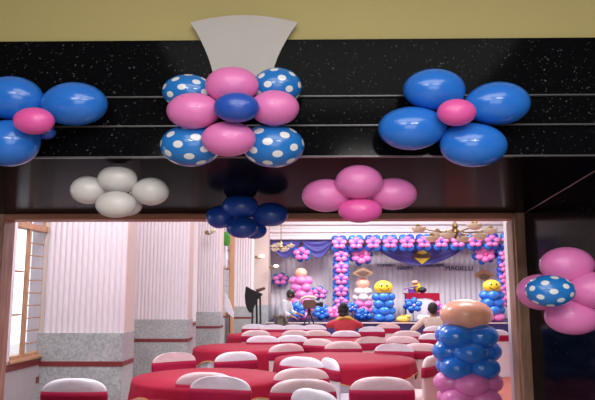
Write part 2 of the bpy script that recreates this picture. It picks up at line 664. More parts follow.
def pillar(pl, pr, d, back, flutes, name='wall_pillar', upper=PLAS, free=False):
    """pillar with ribbed plaster shaft and grey granite base; front face at depth d, d+back = rear"""
    xa = P(pl, 291, d).x
    xb = P(pr, 291, d).x
    yb = d + back
    xa2 = xa - .006 if free else min(xa, wallx(yb)) - 0.06
    gz = P(180, 333, 7.0).z
    root = bpy.data.objects.new(name, None)
    COL.objects.link(root)
    root['kind'] = 'structure'
    bm = bmesh.new()
    # fluted front face: profile in x, extruded in z
    n = flutes
    pts = []
    wd = (xb - xa) / n
    amp = min(0.022, wd * 0.32)
    for i in range(n):
        for q in range(6):
            t = q / 6
            pts.append((xa + wd * (i + t), d + 0.01 + amp * (1 - math.sin(PI * t)) ** 1.0))
    pts.append((xb, d + 0.01 + amp))
    pts += [(xb, d + amp + .03), (xa, d + amp + .03)]
    prism(bm, [Vector((p[0], p[1], gz)) for p in pts], (0, 0, 4.8 - gz))
    frombm('ribbed_face', bm, upper, root)
    box('shaft', xa2, xb, d + amp + .0301, yb, gz, 4.8, CREAM, root)  # cream sides, painted darker than the front to hold their shade
    bm = bmesh.new()
    bx(bm, xa2, xb + 0.01, d - 0.01, yb + 0.01, 0, gz, .004)
    frombm('granite_base', bm, GREY, root)
    zb1 = P(180, 361.5, 7.0).z
    zb0 = P(180, 366.5, 7.0).z
    bm = bmesh.new()
    bx(bm, xa2, xb + 0.014, d - 0.015, yb + 0.012, zb0, zb1)
    frombm('red_band', bm, REDB, root)
    return root


pillar(45, 124.5, d1, 0.42, 14)
pillar(133, 188, d2, 0.42, 15)
pillar(197, 220, d3, 0.5, 8, free=True)
pillar(234, 252.5, d4, 0.5, 7, free=True)
# plain cream pier beside the stage
xa, xb = P(250, 291, d5).x, P(268, 291, d5).x
gz = P(180, 333, 7.0).z
root = bpy.data.objects.new('wall_pier', None); COL.objects.link(root); root['kind'] = 'structure'
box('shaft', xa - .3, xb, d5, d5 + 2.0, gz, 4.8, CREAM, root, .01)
box('granite_base', xa - .3, xb + .01, d5 - .02, d5 + 2.0, 0, gz, GREY, root, .004)
box('red_band', xa - .3, xb + .015, d5 - .025, d5 + 2.0, .36, .44, REDB, root)

# stage, cornice
SD = 19.2
SZ = 0.62
xs0, xs1 = xb + 0.03, 8.79
bm = bmesh.new()
bx(bm, xs0, xs1, SD, 23.2, 0, SZ, 0.01)
st = structure(frombm('floor_stage', bm, NAVYF))
cz = P(400, 240, 21.6).z
bm = bmesh.new()
bx(bm, xb - .25, 8.79, 21.5, 23.5, cz, 4.79)
bx(bm, xb - .25, 8.79, 21.42, 21.6, cz + 0.02, cz + 0.08, .01)
bx(bm, xb - .25, 8.79, 21.40, 21.6, cz + 0.26, cz + 0.33, .01)
bx(bm, xb - .25, 8.79, 21.36, 21.6, cz + 0.52, cz + 0.62, .01)
for row, zz in ((0, cz + 0.17), (1, cz + 0.42)):
    for i in range(78):
        x = xb + i * 0.13
        bx(bm, x, x + 0.06, 21.46, 21.52, zz - .025, zz + .025)
structure(frombm('trim_9', bm, WPAINT))

# carpet runner
rn = box('carpet_runner', 1.62 - 0.25, 5.2, 5.0, SD - 0.02, 0.0, 0.012, CARP)
tag(rn, 'terracotta carpet runner on the hall floor beside the doorway return', 'carpet')

# ------------------------------------------------------------------ backdrop curtain and swags
BD = 22.6


def curtain(name, pl, pr, pt, zbot, d, npl, amp, m, label):
    xa = P(pl, 291, d).x
    xb_ = P(pr, 291, d).x
    ztop = P(400, pt, d).z
    bm = bmesh.new()
    n = npl * 8
    rows = 5
    vv = []
    rnd = random.Random(3)
    ph = [rnd.uniform(.6, 1.3) for _ in range(npl + 1)]
    for j in range(rows + 1):
        z = zbot + (ztop - zbot) * j / rows
        row = []
        for i in range(n + 1):
            a = amp * ph[i // 8] * math.sin(2 * PI * i / 8) * (1.0 - 0.25 * j / rows)
            row.append(bm.verts.new((xa + (xb_ - xa) * i / n, d + a, z)))
        vv.append(row)
    for j in range(rows):
        for i in range(n):
            bm.faces.new((vv[j][i], vv[j][i + 1], vv[j + 1][i + 1], vv[j + 1][i]))
    o = frombm(name, bm, m, smooth=True)
    md = o.modifiers.new('thick', 'SOLIDIFY')
    md.thickness = 0.01
    tag(o, label, 'curtain')
    return o


curtain('stage_curtain', 268, 560, 239, SZ, BD, 56, 0.035, CURT, 'pleated silvery white curtain hanging behind the whole stage')


def swag(pl, pr, ptop, pbot, d, skew, label, grp=None, dl=0.0, dr=0.0):
    """hung cloth: straight top edge, hanging curved bottom with folds"""
    bm = bmesh.new()
    n, rows = 36, 10
    vv = []
    for j in range(rows + 1):
        row = []
        for i in range(n + 1):
            t = i / n
            s = t ** skew
            hang = (1 - (2 * s - 1) ** 2) ** 1.1 if 0 < s < 1 else 0
            yb_ = ptop + 1.0 + (pbot - ptop) * hang + (dl * (1 - t) ** 2 + dr * t ** 2)
            py = ptop + (yb_ - ptop) * j / rows
            p = P(pl + (pr - pl) * t, py, d)
            p.y = d + 0.05 * math.sin(j / rows * 5 * PI + t * 3) * hang - 0.03
            row.append(bm.verts.new(p))
        vv.append(row)
    for j in range(rows):
        for i in range(n):
            bm.faces.new((vv[j][i], vv[j][i + 1], vv[j + 1][i + 1], vv[j + 1][i]))
    bmesh.ops.remove_doubles(bm, verts=bm.verts, dist=1e-4)
    o = frombm('swag', bm, SWAG, smooth=True)
    md = o.modifiers.new('thick', 'SOLIDIFY')
    md.thickness = 0.012
    tag(o, label, 'swag', grp)


gsw = 'violet blue swags over the stage curtain'
swag(270.5, 301, 240, 257, 21.63, 0.9, 'violet blue swag nearest the cream pier left of the stage', gsw)
swag(301, 333, 240, 257, 21.63, 1.1, 'violet blue swag between the first swag and the balloon pillar', gsw)
swag(371, 468, 245, 264.5, 21.63, 1.0, 'wide violet blue swag over the curtain centre behind the yellow diamond', gsw)
swag(346, 374, 246, 257, 21.60, 0.7, 'short dark blue swag beside the top of the balloon pillar', gsw)
swag(464, 512, 244, 258, 21.60, 1.3, 'dark blue swag in the right upper corner behind the pink flower', gsw)


# ------------------------------------------------------------------ balloon arrangements in front
def cluster(name, label, items, d, cat='balloons', group=None):
    """items: (part name, px, py, w px, h px, depth offset, material, knot dir, part label)"""
    pts = [P(i[1], i[2], d + i[5]) for i in items]
    c = sum(pts, Vector()) / len(pts)
    root = thing(name, label, cat, c, 0, group)
    for it, p in zip(items, pts):
        s = mpp(p)
        a, b = it[3] * s / 2, it[4] * s / 2
        # knots point to the middle of the arrangement
        k = it[7] if it[7] else (c - p)
        if k.length < 1e-3 if isinstance(k, Vector) else False:
            k = (0, 1, 0)
        balloon(root, it[0], p, (a, min(a, b) * 1.05, b), it[6], k=k, label=it[8])
    return root


n_ = None
back = (0, 1, 0)
cluster('balloon_flower', 'blue balloon flower cut off by the left picture edge on the granite beam', [
    ('balloon', 12, 98, 62, 43, -0.09, BLUE, n_, 'blue balloon'), ('balloon', 75, 104, 65, 43, -0.09, BLUE, n_, 'blue balloon'),
    ('balloon', 8, 143.5, 62, 46, -0.09, BLUE, n_, 'blue balloon'), ('balloon', 46, 133, 20, 13, -0.05, NAVY, n_, 'small deflated blue balloon'),
    ('balloon', 34, 121, 41, 27, -0.20, HOT, back, 'hot pink balloon in the middle')], DF)
cluster('balloon_flower', 'large flower of pink and polka dot blue balloons under the white board', [
    ('balloon', 188, 92, 52, 35, -0.09, DOT, n_, 'blue balloon with white dots'), ('balloon', 277, 87, 50, 38, -0.09, DOT2, n_, 'blue balloon with white dots'),
    ('balloon', 191, 145.5, 62, 42, -0.09, DOT2, n_, 'blue balloon with white dots'), ('balloon', 273.5, 146, 62, 43, -0.09, DOT, n_, 'blue balloon with white dots'),
    ('balloon', 232, 85.5, 54, 37, -0.18, PINK, back, 'pink balloon'), ('balloon', 193.5, 111, 54, 36, -0.18, PINK, back, 'pink balloon'),
    ('balloon', 274.5, 108, 50, 35, -0.18, PINK, back, 'pink balloon'), ('balloon', 228.5, 139, 55, 35, -0.18, PINK, back, 'pink balloon'),
    ('balloon', 236.5, 107.5, 46, 30, -0.27, NAVY, back, 'deep blue balloon in the middle')], DF)
cluster('balloon_flower', 'four petal blue balloon flower with pink centre right on the granite beam', [
    ('balloon', 434, 89.5, 62, 41, -0.10, BLUE, n_, 'blue balloon'), ('balloon', 498, 103.5, 64, 43, -0.10, BLUE, n_, 'blue balloon'),
    ('balloon', 411, 128.5, 66, 43, -0.10, BLUE, n_, 'blue balloon'), ('balloon', 473.5, 145.5, 67, 43, -0.10, BLUE, n_, 'blue balloon'),
    ('balloon', 456.5, 112.5, 39, 27, -0.21, HOT, back, 'hot pink balloon in the middle')], DF)
cluster('balloon_cluster', 'four white balloons hanging from the black soffit over the left pillar', [
    ('balloon', 117.5, 179, 39.5, 28, 0, WHITEB, n_, None), ('balloon', 88, 190, 35, 28, 0.03, WHITEB, n_, None),
    ('balloon', 151, 191.5, 36, 28, 0.03, WHITEB, n_, None), ('balloon', 127, 206, 30, 20, 0.08, WHITEB, n_, None),
    ('balloon', 116, 204.5, 41, 27, -0.06, WHITEB, n_, None)], 2.70)
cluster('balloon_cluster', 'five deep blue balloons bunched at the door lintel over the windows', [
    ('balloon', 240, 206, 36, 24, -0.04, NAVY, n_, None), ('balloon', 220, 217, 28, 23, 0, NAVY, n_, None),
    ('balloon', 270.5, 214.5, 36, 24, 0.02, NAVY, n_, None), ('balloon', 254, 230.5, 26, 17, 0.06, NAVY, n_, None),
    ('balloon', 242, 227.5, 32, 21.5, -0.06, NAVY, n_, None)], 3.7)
cluster('balloon_cluster', 'four pink balloons hanging from the black soffit over the stage cornice', [
    ('balloon', 359, 182, 48, 34, -0.05, PINK, back, None), ('balloon', 326, 195.5, 49, 33, 0.02, PINK, n_, None),
    ('balloon', 393, 194, 48, 32, 0.02, PINK, n_, None), ('balloon', 360, 210.5, 44, 25, -0.02, HOT, back, 'darker pink balloon')], 2.68)
cluster('balloon_flower', 'pink balloon flower with a polka dot middle on the right granite wall', [
    ('balloon', 567, 265, 54, 36, 0, PINK, n_, 'pink balloon'), ('balloon', 542, 292, 50, 36, 0.06, PINK, n_, 'pink balloon'),
    ('balloon', 573, 317, 56, 35, 0, PINK, n_, 'pink balloon'), ('balloon', 596, 290, 52, 36, -0.05, PINK, n_, 'pink balloon'),
    ('balloon', 550, 291, 49, 32, -0.16, DOT, (1, .5, 0), 'blue balloon with white dots')], 2.78)

# white fan shaped board over the large flower
fan = []
D0 = DF - 0.012
for t in [i / 10 for i in range(11)]:
    fan.append(P(190 + 108 * t, 22.5 - 7.5 * math.sin(PI * t) ** 0.9, D0))
for t in [i / 8 for i in range(1, 9)]:
    fan.append(P(298 - 28 * math.sin(t * PI / 2) ** 0.9 + 0, 22.5 + 70 * t, D0))
for t in [i / 8 for i in range(0, 8)]:
    tt = 1 - t
    fan.append(P(190 + 25 * math.sin(tt * PI / 2) ** 0.9, 22.5 + 70 * tt, D0))
bm = bmesh.new()
prism(bm, fan, (0, 0.008, 0))
tag(frombm('fan_board', bm, FANM), 'white fan shaped board on the beam rising above the large flower', 'board')


# ------------------------------------------------------------------ balloon columns
def column(name, px, pybase_z, d, rows, r, colors, label, stretch=1.3, seg=24, step=None, top=None, zb=0.0, rot0=0, cat='balloon column', loc=None):
    """quads of balloons stacked on a thin pole"""
    p0 = P(px, 300, d) if loc is None else Vector(loc)
    root = thing(name, label, cat, (p0.x, p0.y, zb))
    step = step or r * 1.25
    bm = bmesh.new()
    tube(bm, [(0, 0, 0), (0, 0, rows * step + r)], 0.012, 8)
    frombm('pole', bm, STEEL, root)
    bm = bmesh.new()
    lathe(bm, [(0.0, 0.0), (0.16, 0.0), (0.16, 0.012), (0.02, 0.02), (0, 0.02)], 20)
    frombm('base', bm, STEEL, root)
    z = r * 0.9 + 0.02
    for i in range(rows):
        m, pl = colors[i]
        for q in range(4):
            a = rot0 + q * PI / 2 + (PI / 4 if i % 2 == 0 else 0)
            off = r * 1.0
            pos = (off * math.cos(a) * stretch, off * math.sin(a), z)
            balloon(root, 'balloon', pos, (r * stretch, r, r * 0.86), m, k=(-math.cos(a), -math.sin(a), 0), seg=seg, world=False, label=pl)
        z += step
    return root, z


colr = 0.103
nr = 11
root, zz = column('balloon_column', 465, 0, 4.85, nr, colr,
                  [(PINK, 'pink balloon')] * (nr - 3) + [(BLUE, 'blue balloon')] * 3,
                  'tall column of blue over pink balloons standing in the doorway', stretch=1.28, step=0.115, seg=32, rot0=0)
s = mpp(P(465, 314, 4.8))
balloon(root, 'balloon', Vector((0, -0.02, P(465, 314.5, 4.8).z)), (26.5 * s, 20 * s, 15 * s), PEACH, seg=40, world=False, label='plain peach foil balloon on top')


def petals(parent, c, R_, m, mc, n=5, world=True, flat=0.7, seg=14, d=0.6):
    """small flower of balloons in the xz plane; sub-parts of parent"""
    for i in range(n):
        a = 2 * PI * i / n + PI / 2
        balloon(parent, 'petal', Vector(c) + Vector((R_ * 0.62 * math.cos(a) * 1.25, -0.03, R_ * 0.62 * math.sin(a))),
                (R_ * 0.46 * 1.25, R_ * 0.42, R_ * 0.42), m, k=(-math.cos(a), 0, -math.sin(a)), seg=seg, world=world)
    balloon(parent, 'flower_centre', Vector(c) + Vector((0, -0.10, 0)), (R_ * 0.24, R_ * 0.24, R_ * 0.22), mc, seg=seg, world=world)


def garland(name, pts, d, rad, label, every=1):
    root = thing(name, label, 'balloon garland', (pts[0][0], pts[0][1], pts[0][2]))
    o0 = root.location
    rnd = random.Random(5)
    dirv = (Vector(pts[-1]) - Vector(pts[0])).normalized()
    side = Vector((1, 0, 0)) if abs(dirv.z) > .5 else Vector((0, 0, 1))
    for p in pts:
        p = Vector(p)
        for sgn in (-1, 1):
            for hh in (-0.5, 0.5):
                q = p + side * sgn * rad * 0.62 + dirv * hh * rad * 0.95 - o0
                balloon(root, 'balloon', q, (rad * .60, rad * .45, rad * .52), BLUE if rnd.random() < .65 else NAVY, seg=12, world=False)
        f = bpy.data.objects.new('balloon_flower', None)
        COL.objects.link(f)
        f.parent = root
        f.location = p - o0 + Vector((0, -rad * .45, 0))
        f['label'] = 'five petal pink balloon flower'
        petals(f, (0, 0, 0), rad * 0.80, PINK, NAVY, 5 if False else 5, world=False)
    return root


GD = 21.3
gr = 6.9 * mpp(P(400, 245, GD)) * 1.05
lp = [P(340, 244 + 12.6 * i, GD) for i in range(0, 6)]
garland('balloon_garland', [P(341, 256 + 11.6 * i, GD - .15) for i in range(0, 6)], GD, gr * 0.95, 'upright balloon pillar of pink flowers left of the stage centre')
garland('balloon_garland', [P(339 + 16.9 * i, 243.5 - (0.25 * i), GD - .3) for i in range(0, 11)], GD, gr, 'long row of pink balloon flowers along the stage cornice')
garland('balloon_garland', [P(505, 255 + 11.6 * i, GD - .15) for i in range(0, 5)], GD, gr * 0.95, 'upright balloon pillar right of the stage beside the doorway return')


def wreath(px, py, d, rpx, label, m1=PINK, m2=BLUE, mc=NAVY, grp=None, n=5):
    c = P(px, py, d)
    stem = 290 < py and d < 21.5
    root = thing('balloon_flower', label, 'balloons', c, 0, grp)
    r = rpx * .84 * mpp(c)
    for i in range(6):
        a = 2 * PI * i / 6 + 0.3
        balloon(root, 'balloon', (r * .85 * math.cos(a) * 1.1, 0.05, r * .72 * math.sin(a)), (r * .42, r * .36, r * .36), m2, seg=12, world=False)
    petals(root, (0, -0.12, 0), r * .86, m1, mc, n, world=False)
    if stem:
        bm = bmesh.new()
        tube(bm, [(0, .03, 0), (0, .03, SZ - c.z + .01)], .012, 6)
        lathe(bm, [(0, 0), (.10, 0), (.10, .012), (0, .015)], 14, (0, .03, SZ - c.z + .001))
        frombm('stand', bm, STEEL, root)
    return root


wreath(361, 256, 21.4, 11, 'pink balloon flower on the curtain right of the balloon pillar', mc=HOT, n=6)
wreath(484, 254.5, 21.4, 11, 'pink balloon flower under the garland at the right curtain corner', mc=HOT, n=6)
wreath(301.5, 254, 21.4, 9, 'pink balloon flower between the two left swags')
wreath(280.5, 279.5, BD - .25, 8, 'blue and pink balloon flower low at the left curtain edge')
wreath(319, 293, 21.1, 8, 'blue and pink balloon flower low on the stage right of the pink column')
wreath(352, 307, 20.3, 6, 'small blue balloon flower with lilac middle at the foot of the balloon pillar', m1=BLUE, m2=NAVY, mc=LILAC)
wreath(413, 305, 20.3, 9, 'blue balloon flower with lilac middle in front of the red table', m1=BLUE, m2=NAVY, mc=LILAC)
wreath(437, 308, 20.5, 8, 'pink balloon bunch at the right end of the red table', m2=PINK, mc=NAVY)
wreath(296, 310, 19.8, 10, 'big blue balloon bunch on the stage beside the man in pale shirt', m1=BLUE, m2=BLUE, mc=NAVY, n=6)
wreath(322, 312, 19.8, 9, 'blue balloon bunch on the stage behind the tripod', m1=BLUE, m2=NAVY, mc=BLUE, n=6)
wreath(334, 312, 19.6, 7, 'pink balloon bunch on the stage behind the seated woman in red', m2=PINK, mc=HOT)
wreath(362, 313.5, 20.3, 7, 'low blue balloon bunch on the stage between the pillar and smiley column', m1=BLUE, m2=NAVY, mc=BLUE, n=6)


def stage_column(px, d, ztop_px, r, rows, cols, label, topmat=None, toplabel=None, smile=False, topw=9, toph=6.5):
    base = P(px, 300, d)
    root, z = column('balloon_column', px, 0, d, rows, r, cols, label, stretch=1.2, seg=14, zb=SZ, step=r * 1.35)
    if topmat:
        tw, th = topw * mpp(base), toph * mpp(base)
        zc = z - r * 1.35 + r * .7 + th * .8
        b = balloon(root, 'balloon', (0, -.05, zc), (tw, tw * .8, th), topmat, seg=24, world=False, label=toplabel)
        if smile:
            bm = bmesh.new()
            for sx in (-1, 1):
                ellip(bm, (sx * tw * .28, -tw * .76, th * .25), (tw * .09, tw * .05, th * .17), 10, 8)
            pts = []
            for i in range(9):
                a = PI + PI * (i + .6) / 9.2
                x = tw * .5 * math.cos(a)
                z_ = th * .05 + th * .55 * math.sin(a)
                y = -tw * .8 * math.sqrt(max(0.05, 1 - (x / tw) ** 2 - (z_ / th) ** 2)) - .004
                pts.append((x, y, z_))
            tube(bm, pts, tw * .035, 6)
            f = frombm('smile', bm, BLACK, b)
            f['label'] = 'black smiling face'
    return root


stage_column(383.5, 19.7, 280, 0.158, 4, [(BLUE, 'blue balloon')] * 4, 'blue balloon column with yellow smiley left of the red table', YEL, 'yellow smiley balloon', True, 9.5, 7)
stage_column(492, 19.7, 290, 0.168, 4, [(PINK, 'pink balloon')] + [(BLUE, 'blue balloon')] * 3, 'blue balloon column with yellow smiley beside the doorway return', YEL, 'yellow smiley balloon', True, 9, 6.5)
stage_column(301, 20.6, 275, 0.17, 6, [(PINK, 'pink balloon')] * 6, 'pink balloon column with peach top at the left curtain', PEACH, 'plain peach balloon', False, 6, 5)
stage_column(363, 20.9, 275, 0.15, 5, [(BLUE, 'blue balloon')] + [(PINK, 'pink balloon')] * 2 + [(WHITEB, 'white balloon')] * 2,
             'pink and white balloon column with peach top right of the balloon pillar', PEACH, 'plain peach balloon', False, 7, 6)


def diamond(px, py, wpx, hpx, d, kind, label):
    c = P(px, py, d)
    s = mpp(c)
    a, b = wpx * s / 2, hpx * s / 2
    root = thing('diamond_sign', label, 'decoration', c)
    m1, m2 = {'y': (YELK, BROWNC), 'o': (OLIVE, BROWNC), 't': (TAN, OLIVE)}[kind]
    bm = bmesh.new()
    if kind == 'y':
        pts = [(-a, 0, 0), (-a * .45, 0, b * .62), (0, 0, b), (a * .45, 0, b * .62), (a, 0, 0), (0, 0, -b)]
    elif kind == 'o':
        pts = [(-a, 0, -b * .25), (-a * .4, 0, b * .6), (0, 0, b), (a * .4, 0, b * .6), (a, 0, -b * .25), (a * .35, 0, -b), (-a * .35, 0, -b)]
    else:
        pts = [(-a, 0, 0), (0, 0, b), (a, 0, 0), (0, 0, -b)]
    prism(bm, [Vector(p) for p in pts], (0, 0.03, 0))
    frombm('board', bm, m1, root)
    bm = bmesh.new()
    if kind == 'y':
        pts = [(-a * 1.15, -.02, -b * .05), (-a * .7, -.02, b * .5), (-a * .35, -.02, b * .36), (0, -.02, b * .28), (a * .35, -.02, b * .36), (a * .7, -.02, b * .5), (a * 1.15, -.02, -b * .05), (a * .6, -.02, -b * .2), (0, -.02, -b * .22), (-a * .6, -.02, -b * .2)]
    else:
        pts = [(-a * .6, -.02, -b * .15), (0, -.02, b * .3), (a * .6, -.02, -b * .15), (a * .2, -.02, -b * .75), (-a * .2, -.02, -b * .75)]
    prism(bm, [Vector(p) for p in pts], (0, 0.018, 0))
    frombm('band', bm, m2, root)


diamond(422, 256.5, 19, 15.5, 21.5, 'y', 'yellow diamond with brown band on the wide swag')
diamond(363, 272, 22, 9.5, 20.6, 'o', 'brown pointed card over the pink and white balloon column')
diamond(484, 275, 20, 12, BD - .1, 't', 'orange and brown diamond hanging at the right of the curtain')


# lettering on the curtain
def word(txt, px, py, wpx, d, label, rot=0.0):
    cu = bpy.data.curves.new('word', 'FONT')
    cu.body = txt
    cu.extrude = 0.02
    cu.offset = -0.004
    cu.align_x = 'CENTER'
    cu.align_y = 'CENTER'
    ob = bpy.data.objects.new('tmp', cu)
    COL.objects.link(ob)
    bpy.context.view_layer.update()
    dg = bpy.context.evaluated_depsgraph_get()
    me = bpy.data.meshes.new_from_object(ob.evaluated_get(dg))
    bpy.data.objects.remove(ob)
    xs = [v.co.x for v in me.vertices]
    wid = max(xs) - min(xs)
    c = P(px, py, d)
    s = wpx * mpp(c) / wid
    for v in me.vertices:
        v.co = Vector((v.co.x * s, -v.co.z, v.co.y * s * 0.95))
        v.co = Matrix.Rotation(rot, 3, 'Y') @ v.co
    me.materials.clear()
    o = link('word_sign', me, INK, None, c)
    tag(o, label, 'lettering')


LD = BD - .085
word('COMMENT', 386.5, 265.3, 18, LD, 'first dark word of the lettering under the wide swag', R(1))
word('HAPPY', 405.5, 268.3, 15, LD, 'dark word HAPPY under the yellow diamond')
word('COSDOWN', 431.5, 265.8, 24, LD, 'third dark word of the lettering right under the diamond', R(-1))
word('MAGILLU', 459, 268.5, 27, LD, 'last dark word of the curtain lettering nearest the right corner')

# red covered table on the stage
TP = P(421, 293, 21.0)
tx, tyy = TP.x, 21.0
tw = 33 * mpp(TP) / 2
tz = TP.z
tb = thing('table', 'red covered table on the stage with pale cloth front', 'table', (tx, tyy, SZ))
box('tabletop', -tw, tw, -.3, .3, tz - SZ - .03, tz - SZ, RED, tb, .005)
bm = bmesh.new()
pts = [(-tw, 0, tz - SZ - .03)]
for i in range(17):
    t = i / 16
    x = -tw + 2 * tw * t
    pts.append((x, 0, tz - SZ - .16 - .32 * abs(2 * t - 1) ** 3.2))
pts.append((tw, 0, tz - SZ - .03))
prism(bm, [Vector((p[0], -.315, p[2])) for p in pts], (0, 0.01, 0))
o = frombm('valance', bm, RED, tb)
bm = bmesh.new()
n = 60
a_, b_ = [], []
for i in range(n + 1):
    x = -tw * .96 + 2 * tw * .96 * i / n
    y = -.29 + .012 * math.sin(i * 1.4)
    a_.append(bm.verts.new((x, y, 0.005)))
    b_.append(bm.verts.new((x, y, tz - SZ - .03)))
for i in range(n):
    bm.faces.new((a_[i], a_[i + 1], b_[i + 1], b_[i]))
frombm('cloth_front', bm, CURT, tb, smooth=True)
for sx in (-1, 1):
    for sy in (-1, 1):
        box('leg', sx * (tw - .06) - .02, sx * (tw - .06) + .02, sy * .24 - .02, sy * .24 + .02, 0, tz - SZ - .03, STEEL, tb)
# things on the red table
cp = P(409, 290.5, 21.0)
bm = bmesh.new()
s = mpp(cp)
prism(bm, [Vector((-8 * s, 0, 0)), Vector((0, -.2, .07)), Vector((8 * s, 0, .13)), Vector((0, .2, .06))], (0, 0, .03))
cap = thing('party_cap', 'purple flat topped party cap on the red table', 'cap', (cp.x + .1, 21.0, tz + .002))
bm2 = bmesh.new(); lathe(bm2, [(0, 0), (.12, 0), (.13, .12), (0, .12)], 16)
frombm('crown', bm2, PURP, cap)
o = frombm('board', bm, PURP, cap); o.location = (0, 0, .10)
o = balloon(None, 'balloon', (cp.x + .28, 21.05, tz + .19), (.14, .11, .17), YEL, seg=14); tag(o, 'small yellow balloon behind the purple cap on the red table', 'balloon')
o = balloon(None, 'balloon', (cp.x + .42, 20.9, tz + .10), (.15, .11, .095), BLKL if False else BLACK, seg=14); tag(o, 'small black balloon on the red table', 'balloon')
o = balloon(None, 'balloon', (cp.x + .2, 20.95, tz + .36), (.12, .09, .06), PEACH, seg=14); tag(o, 'small orange balloon topmost over the red table', 'balloon')

# low items at the stage edge
yp = P(403, 315, 19.5)
g = thing('gift_bag', 'low yellow cloth bundle at the stage edge beside the smiley column', 'bundle', (yp.x, 19.5, SZ))
bm = bmesh.new(); ellip(bm, (0, 0, .11), (.22, .16, .12), 20, 12); ellip(bm, (.13, -.03, .20), (.12, .1, .06), 14, 8)
frombm('cloth', bm, YELC, g, smooth=True)
bm = bmesh.new(); tube(bm, [(-.02, -.03, .22), (0, -.03, .27)], .03, 8, .06); frombm('knot', bm, YELC, g)
for i, (px, m, lb) in enumerate(((421, WHITEB, 'white'), (427, LILAC, 'lilac'), (442, BLUE, 'blue'))):
    p = P(px, 313, 19.7)
    o = balloon(None, 'balloon', (p.x, 19.7, SZ + .13), (.15, .12, .12), m, seg=14)
    tag(o, '%s balloon lying on the stage edge before the red table' % lb, 'balloon')
# pale cloth strip on the front edge of stage
bm = bmesh.new()
bx(bm, xs0, xs1, SD - .03, SD + .12, SZ + .001, SZ + .03, .008)
structure(frombm('trim_10', bm, CREAM))


# ------------------------------------------------------------------ tables
def round_table(x, y, r, desc, trimlab=True, th0=0.3, drop=0.20, amp=0.17):
    t = thing('round_table', 'round red-clothed banquet table %s' % desc, 'table', (x, y, 0), 0, None)
    bm = bmesh.new(); lathe(bm, [(0, .71), (r - .02, .71), (r - .02, .735), (0, .735)], 40); frombm('tabletop', bm, WOOD, t)
    for q in range(4):
        a = q * PI / 2 + .4
        bm = bmesh.new(); tube(bm, [(math.cos(a) * r * .45, math.sin(a) * r * .45, .0), (math.cos(a) * r * .45, math.sin(a) * r * .45, .71)], .016, 8)
        frombm('leg', bm, STEEL, t)
    # white under cloth
    n = 96
    bm = bmesh.new()
    rows = [(.741, r - .06, 0), (.741, r - .005, 0), (.72, r + .002, .004), (.5, r - .02, .02), (.25, r - .05, .035), (.015, r - .03, .045)]
    vv = []
    c = bm.verts.new((0, 0, .741))
    for (z, rr, am) in rows:
        vv.append([bm.verts.new(((rr + am * math.sin(k * 2 * PI / n * 22 + math.sin(k * .3))) * math.cos(2 * PI * k / n), (rr + am * math.sin(k * 2 * PI / n * 22 + math.sin(k * .3))) * math.sin(2 * PI * k / n), z)) for k in range(n)])
    for k in range(n):
        bm.faces.new((c, vv[0][k], vv[0][(k + 1) % n]))
    for j in range(len(rows) - 1):
        for k in range(n):
            bm.faces.new((vv[j][k], vv[j + 1][k], vv[j + 1][(k + 1) % n], vv[j][(k + 1) % n]))
    rt = thing('tablecloth', 'crimson gold-hemmed overlay over white cloth, table %s' % desc, 'tablecloth', (x, y, 0), 0, None)
    o = frombm('under_cloth', bm, CLOTHW, rt, None, True)
    o['label'] = 'floor length white satin under cloth'
    # crimson overlay
    bm = bmesh.new()
    n = 128
    c = bm.verts.new((0, 0, .75))
    vv = []
    levels = [(0, .5), (0, 1)] + [(q / 8, None) for q in range(1, 9)]
    hem = []
    for (f, rf) in levels:
        row = []
        for k in range(n):
            a = 2 * PI * k / n
            dp = drop + amp * (0.5 + 0.5 * math.cos(4 * (a - th0))) + .012 * math.sin(a * 9)
            if rf is not None:
                rr, z = r * rf, .75
            else:
                z = .75 - dp * f - .004
                rr = r + .008 + .014 * f + .022 * f * (0.5 + .5 * math.sin(a * 26 + 1.5 * math.sin(a * 3)))
            row.append(bm.verts.new((rr * math.cos(a), rr * math.sin(a), z)))
        vv.append(row)
    hem = [v.co.copy() for v in vv[-1]]
    for k in range(n):
        bm.faces.new((c, vv[0][k], vv[0][(k + 1) % n]))
    for j in range(len(vv) - 1):
        for k in range(n):
            bm.faces.new((vv[j][k], vv[j + 1][k], vv[j + 1][(k + 1) % n], vv[j][(k + 1) % n]))
    o = frombm('overlay', bm, RED, rt, smooth=True)
    bm = bmesh.new()
    hem.append(hem[0])
    tube(bm, hem, .007, 6, caps=False)
    frombm('gold_hem', bm, GOLD, rt)


def tab(px, d, r, desc, **k):
    p = P(px, 330, d)
    round_table(p.x, d, r, desc, **k)
    return (p.x, d, r)


T = {}
T[0] = tab(113, 4.20, 0.86, 'cut by the bottom left edge', th0=.1)
T[1] = tab(209, 6.38, 0.735, 'before the second ribbed pillar', th0=.05, drop=.12, amp=.13)
T[2] = tab(248, 9.7, 0.82, 'behind the table by the second pillar', th0=.3, drop=.13, amp=.14)
T[3] = tab(344, 8.1, 0.88, 'in the centre between the chairs', th0=.35, drop=.13, amp=.15)
T[4] = tab(264, 12.5, 0.72, 'far back before the cream pier', th0=.4)
T[5] = tab(340, 11.0, 0.7, 'behind the centre table by the woman in red', th0=.1)


